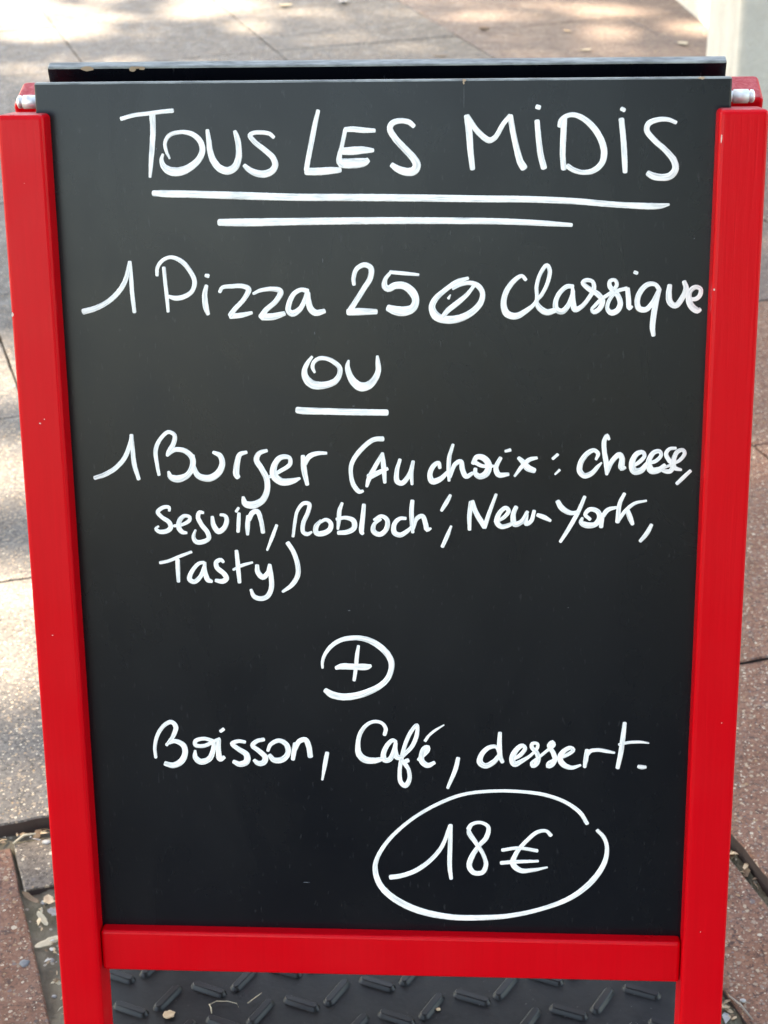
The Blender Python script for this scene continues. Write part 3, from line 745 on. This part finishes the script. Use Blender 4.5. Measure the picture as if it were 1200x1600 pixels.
for (x, y), r, m, lab in (((-.432, .425), .004, M_STONE, 'white pebble in the gutter next to the tan curled leaf'),
                        ((-.402, .33), .0035, M_STONE, 'small grey pebble in the gutter below the wood chip'),
                        ((-.386, .275), .003, M_STONE, 'smallest pebble low in the gutter beside the red post')):
    pebble((x, y, -.025), r, m, lab)
pebble((-.4515, .524, -.0165), .004, M_STONE, 'pale pebble on the cement strip beside the left red post')
leaf('dry_leaf', (.40, 4.414, .002), .04, .018, .4, M_PALE, 'cream dry leaf on the brown paving behind the board, nearest the black top edge', curl=.35)
leaf('dry_leaf', (.076, 4.718, .002), .042, .024, .1, M_BROWN, 'dark brown leaf on the paving behind the middle of the board', curl=.5)
leaf('dry_leaf', (.715, 4.484, .002), .042, .034, 2.0, M_PALE, 'pale heart shaped leaf at the foot of the building wall', curl=.35, jag=.2)
leaf('dry_leaf', (.351, 4.678, .002), .03, .016, -.6, M_DRY, 'small tan leaf on the brown paving between two sunny spots', curl=.4)
leaf('dry_leaf', (-.638, 5.105, .002), .055, .026, .5, M_PALE, 'curled tan leaf lying on a paving joint at the far left', curl=.5)
leaf('dry_leaf', (-.434, 5.157, .002), .06, .034, 1.4, M_STONE, 'grey white leaf on the far paving joint in the centre', curl=.5, jag=.3)
leaf('dry_leaf', (-.06, 4.36, .001), .05, .012, .1, M_BROWN, 'thin dark leaf just above the board top edge on grey paving', curl=.3)
pebble((.3655, .2805, -.0135), .0034, M_STONE, 'white pebble on the slab beside the foot of the right red post')
stick('twig', [(.352, .287, -.0115), (.362, .272, -.009), (.3725, .253, -.0115)], [.0010, .0013, .0008], M_BARK, 'short grey twig on the slab beside the right red post', 'twig')

bm = bmesh.new()
for _ in range(900):
    p = grid(random.uniform(-.255, -.10), random.uniform(.16, .54)) if random.random() < .75 else grid(random.uniform(.40, .428), random.uniform(.0, .3))
    if random.random() < .12: p = grid(random.uniform(-.5, -.1), random.uniform(.646, .66))
    if random.random() < .08: p = grid(random.uniform(.549, .558), random.uniform(.1, .7))
    a = random.uniform(0, 6.3); L = random.choice((.004, .006, .009, .016))*random.uniform(.6, 1.2); w = L*random.choice((.12, .3, .5))
    c = Vector((p.x, p.y, -.0165+random.uniform(-.003, .004))); d = Vector((math.cos(a), math.sin(a), random.uniform(-.35, .35)))*L/2; e = Vector((-math.sin(a), math.cos(a), random.uniform(-.5, .5)))*w/2
    up = Vector((0, 0, L*.12))
    mi = random.choice((0, 0, 1, 2, 2, 3))
    q = [bm.verts.new(c+x) for x in (-d-e*.5, -d*.1-e+up, d, d*.2+e+up, -d*.8+e*.6)]; q2 = [bm.verts.new(v.co-Vector((0, 0, .0006))) for v in q]
    for fv in (q, q2[::-1]):
        bm.faces.new(fv).material_index = mi
    for j in range(5): bm.faces.new((q[j], q2[j], q2[(j+1) % 5], q[(j+1) % 5])).material_index = mi
bmesh.ops.recalc_face_normals(bm, faces=bm.faces)
o = from_bm('debris', bm, [M_DRY, M_PALE, M_BROWN, M_STONE]); tag(o, 'fine plant debris and grit caught in the gutter and the open joints', 'debris', kind='stuff')
# flattened chewing gum
bm = bmesh.new()
ring = []
for k in range(18):
    a = 2*math.pi*k/18; r = .0062*(1+random.uniform(-.18, .18)); ring.append((r*math.cos(a), r*.9*math.sin(a)))
rows = [[bm.verts.new((x*s, y*s, z)) for x, y in ring] for s, z in ((1, -.0006), (.92, .0007), (.55, .0012))]
for A, B in zip(rows, rows[1:]):
    for k in range(18): bm.faces.new((A[k], A[(k+1) % 18], B[(k+1) % 18], B[k]))
bm.faces.new(rows[-1])
o = from_bm('chewing_gum', bm, mat_leafmat('grey_gum', (.10, .105, .11), (.17, .17, .175)), smooth=True); o.location = (-0.4288, 0.3172, -.0158)
tag(o, 'flattened grey spot of chewing gum on the red slab left of the gutter', 'gum')

# ------------------------------------------------------------------ the tree whose crown dapples the pavement
LIGHT_GAPS = [
  (-1.589,5.112,0.179,-0.009,0.064,-0.264),
  (-1.357,4.802,0.203,-0.009,0.029,-0.135),
  (-1.116,4.772,0.157,-0.007,0.010,-0.057),
  (-1.017,5.156,0.059,-0.003,0.017,-0.106),
  (-1.204,4.940,0.207,-0.010,0.010,-0.050),
  (-1.549,4.716,0.067,-0.003,0.028,-0.113),
  (-1.255,4.337,0.084,-0.003,0.016,-0.075),
  (-1.127,4.324,0.104,-0.004,0.010,-0.050),
  (-1.394,4.220,0.073,-0.003,0.016,-0.064),
  (-0.848,5.168,0.188,-0.010,0.017,-0.128),
  (-0.919,4.986,0.092,-0.005,0.018,-0.121),
  (-0.727,4.764,0.089,-0.004,0.011,-0.085),
  (-0.429,4.613,0.082,-0.004,0.004,-0.045),
  (-0.587,5.010,0.080,-0.004,0.004,-0.041),
  (-0.823,4.296,0.052,-0.002,0.005,-0.033),
  (-0.179,5.165,0.046,-0.002,0.002,-0.053),
  (0.004,4.931,0.078,-0.004,0.001,-0.059),
  (0.192,4.902,0.077,-0.004,-0.001,-0.049),
  (0.264,5.121,0.102,-0.005,-0.001,-0.052),
  (0.479,4.977,0.111,-0.006,-0.006,-0.099),
  (0.473,4.654,0.110,-0.005,-0.006,-0.099),
  (0.188,4.577,0.067,-0.003,-0.001,-0.053),
  (0.760,4.660,0.063,-0.003,-0.007,-0.072),
  (-0.850,1.900,0.030,0.000,0.029,-0.116),
  (-0.739,1.463,0.020,0.000,0.023,-0.090),
  (-0.606,1.022,0.058,0.001,0.033,-0.133),
  (-0.557,0.793,0.044,0.001,0.030,-0.120),
  (-0.502,0.632,0.050,0.001,0.021,-0.086),
  (-1.100,2.842,0.006,-0.000,0.012,-0.048),
  (0.553,1.516,0.017,0.000,-0.012,-0.086),
]

def leaf_mesh(P, size, name='crown'):
    m_ = len(P)
    d1 = rng.normal(size=(m_, 3)); d1[:, 2] *= .5; d1 /= np.linalg.norm(d1, axis=1, keepdims=True)
    d2 = np.cross(d1, rng.normal(size=(m_, 3))*np.array([.5, .5, 1.2])); d2 /= np.linalg.norm(d2, axis=1, keepdims=True)
    sz = rng.uniform(*size, m_)[:, None]
    prof = [(-1, 0), (-.45, .62), (.25, .55), (1, 0), (.25, -.55), (-.45, -.62)]
    V = np.stack([P + d1*sz*a + d2*sz*b for a, b in prof], 1).reshape(-1, 3)
    F = [tuple(range(6*i, 6*i+6)) for i in range(m_)]
    me = bpy.data.meshes.new(name); me.from_pydata(V.tolist(), [], F); me.materials.append(M_FOLIAGE)
    return me
def make_tree(loc, label, tr, limbs, leaves, size=(.06, .11)):
    tree = empty('plane_tree', loc); tag(tree, label, 'tree')
    bm = bmesh.new(); tube(bm, tr, [.24, .19, .17, .14, .10, .05], 14)
    o = from_bm('trunk', bm, M_BARK, smooth=True); o.parent = tree
    bm = bmesh.new()
    for k in range(limbs):
        s = Vector(tr[3+k % 3]); a = 2*math.pi*k/limbs; e = s + Vector((2.3*math.cos(a), 2.3*math.sin(a)-.6, .9+.3*(k % 3)))
        tube(bm, [s, s.lerp(e, .5)+Vector((0, 0, .25)), e], [.06, .04, .012], 7)
    o = from_bm('limbs', bm, M_BARK, smooth=True); o.parent = tree
    link('crown', leaf_mesh(leaves - np.array(loc), size), tree)
k_ = np.array([SUN_DIR.x/SUN_DIR.z, SUN_DIR.y/SUN_DIR.z])
NL = 33000; NX = 3600; NP = 900
h = rng.uniform(5.0, 8.0, NL+NX+NP)
gx = np.r_[rng.uniform(-3.1, 2.9, NL), rng.uniform(-.5, 1.0, NX), rng.uniform(.82, 1.5, NP)]; gy = np.r_[rng.uniform(-9.5, 7.2, NL), rng.uniform(-.5, 2.4, NX), rng.uniform(3.0, 4.2, NP)]
keep = ((gx+.1)/2.9)**2 + ((gy+1.1)/8.3)**2 < 1 - .3*rng.random(NL+NX+NP)
for cx, cy, ax, ay, bx, by in LIGHT_GAPS:
    det = ax*by-ay*bx
    u = ((gx-cx)*by-(gy-cy)*bx)/det; v = ((gy-cy)*ax-(gx-cx)*ay)/det
    pad = .07 if cy < 3 else .025
    la_ = math.hypot(ax, ay); lb_ = math.hypot(bx, by)      # a leaf has a size of its own, so gaps stay open only beyond it
    r = np.sqrt((u*la_/(la_+pad))**2 + (v*lb_/(lb_+pad))**2)
    keep &= r > .75+.4*rng.random(NL+NX+NP)
gx, gy, h = gx[keep], gy[keep], h[keep]
LEAF_TRUNK = [(0, 0, -.1), (.05, -.05, 2.2), (.1, -.2, 3.8), (.5, -1.2, 5.0), (1.0, -2.6, 5.8), (1.3, -4.2, 6.6)]
make_tree((-6.0, 8.0, 0), 'wide leafy street tree whose crown dapples the pavement with sun', LEAF_TRUNK, 9, np.stack([gx+h*k_[0], gy+h*k_[1], h], 1), (.07, .12))
q = rng.normal(size=(15000, 3)); q /= np.linalg.norm(q, axis=1, keepdims=True)
q = q*rng.uniform(.3, 1, 15000)[:, None]**.5*np.array([3.1, 4.2, 2.9]) + np.array([3.3, -5.6, 3.5])  # unseen second crown, added so the board's right side reflects something dark
make_tree((3.4, -5.6, 0), 'unseen round tree added behind the camera to darken the right of the board reflection', [(0, 0, -.3), (0, .05, .8), (.05, 0, 1.6), (0, .1, 2.4), (.1, 0, 3.2), (0, 0, 4.2)], 7, q)
hq = np.c_[rng.uniform(-.9, 13, 11000), rng.uniform(-.7, .7, 11000), rng.uniform(.05, 2.3, 11000)]
hq = hq[(np.abs(hq[:, 1]) > .35) | (hq[:, 2] > 1.7) | (hq[:, 0] < -.3)]
o = link('added_hedge', leaf_mesh(hq, (.06, .11), 'added_hedge')); o.location = (0, -12.5, -.16)  # unseen leaf screen, added to hide the bright horizon from the board's reflection
tag(o, 'unseen long leaf screen added across the street to darken low reflections in the board', 'added_hedge')
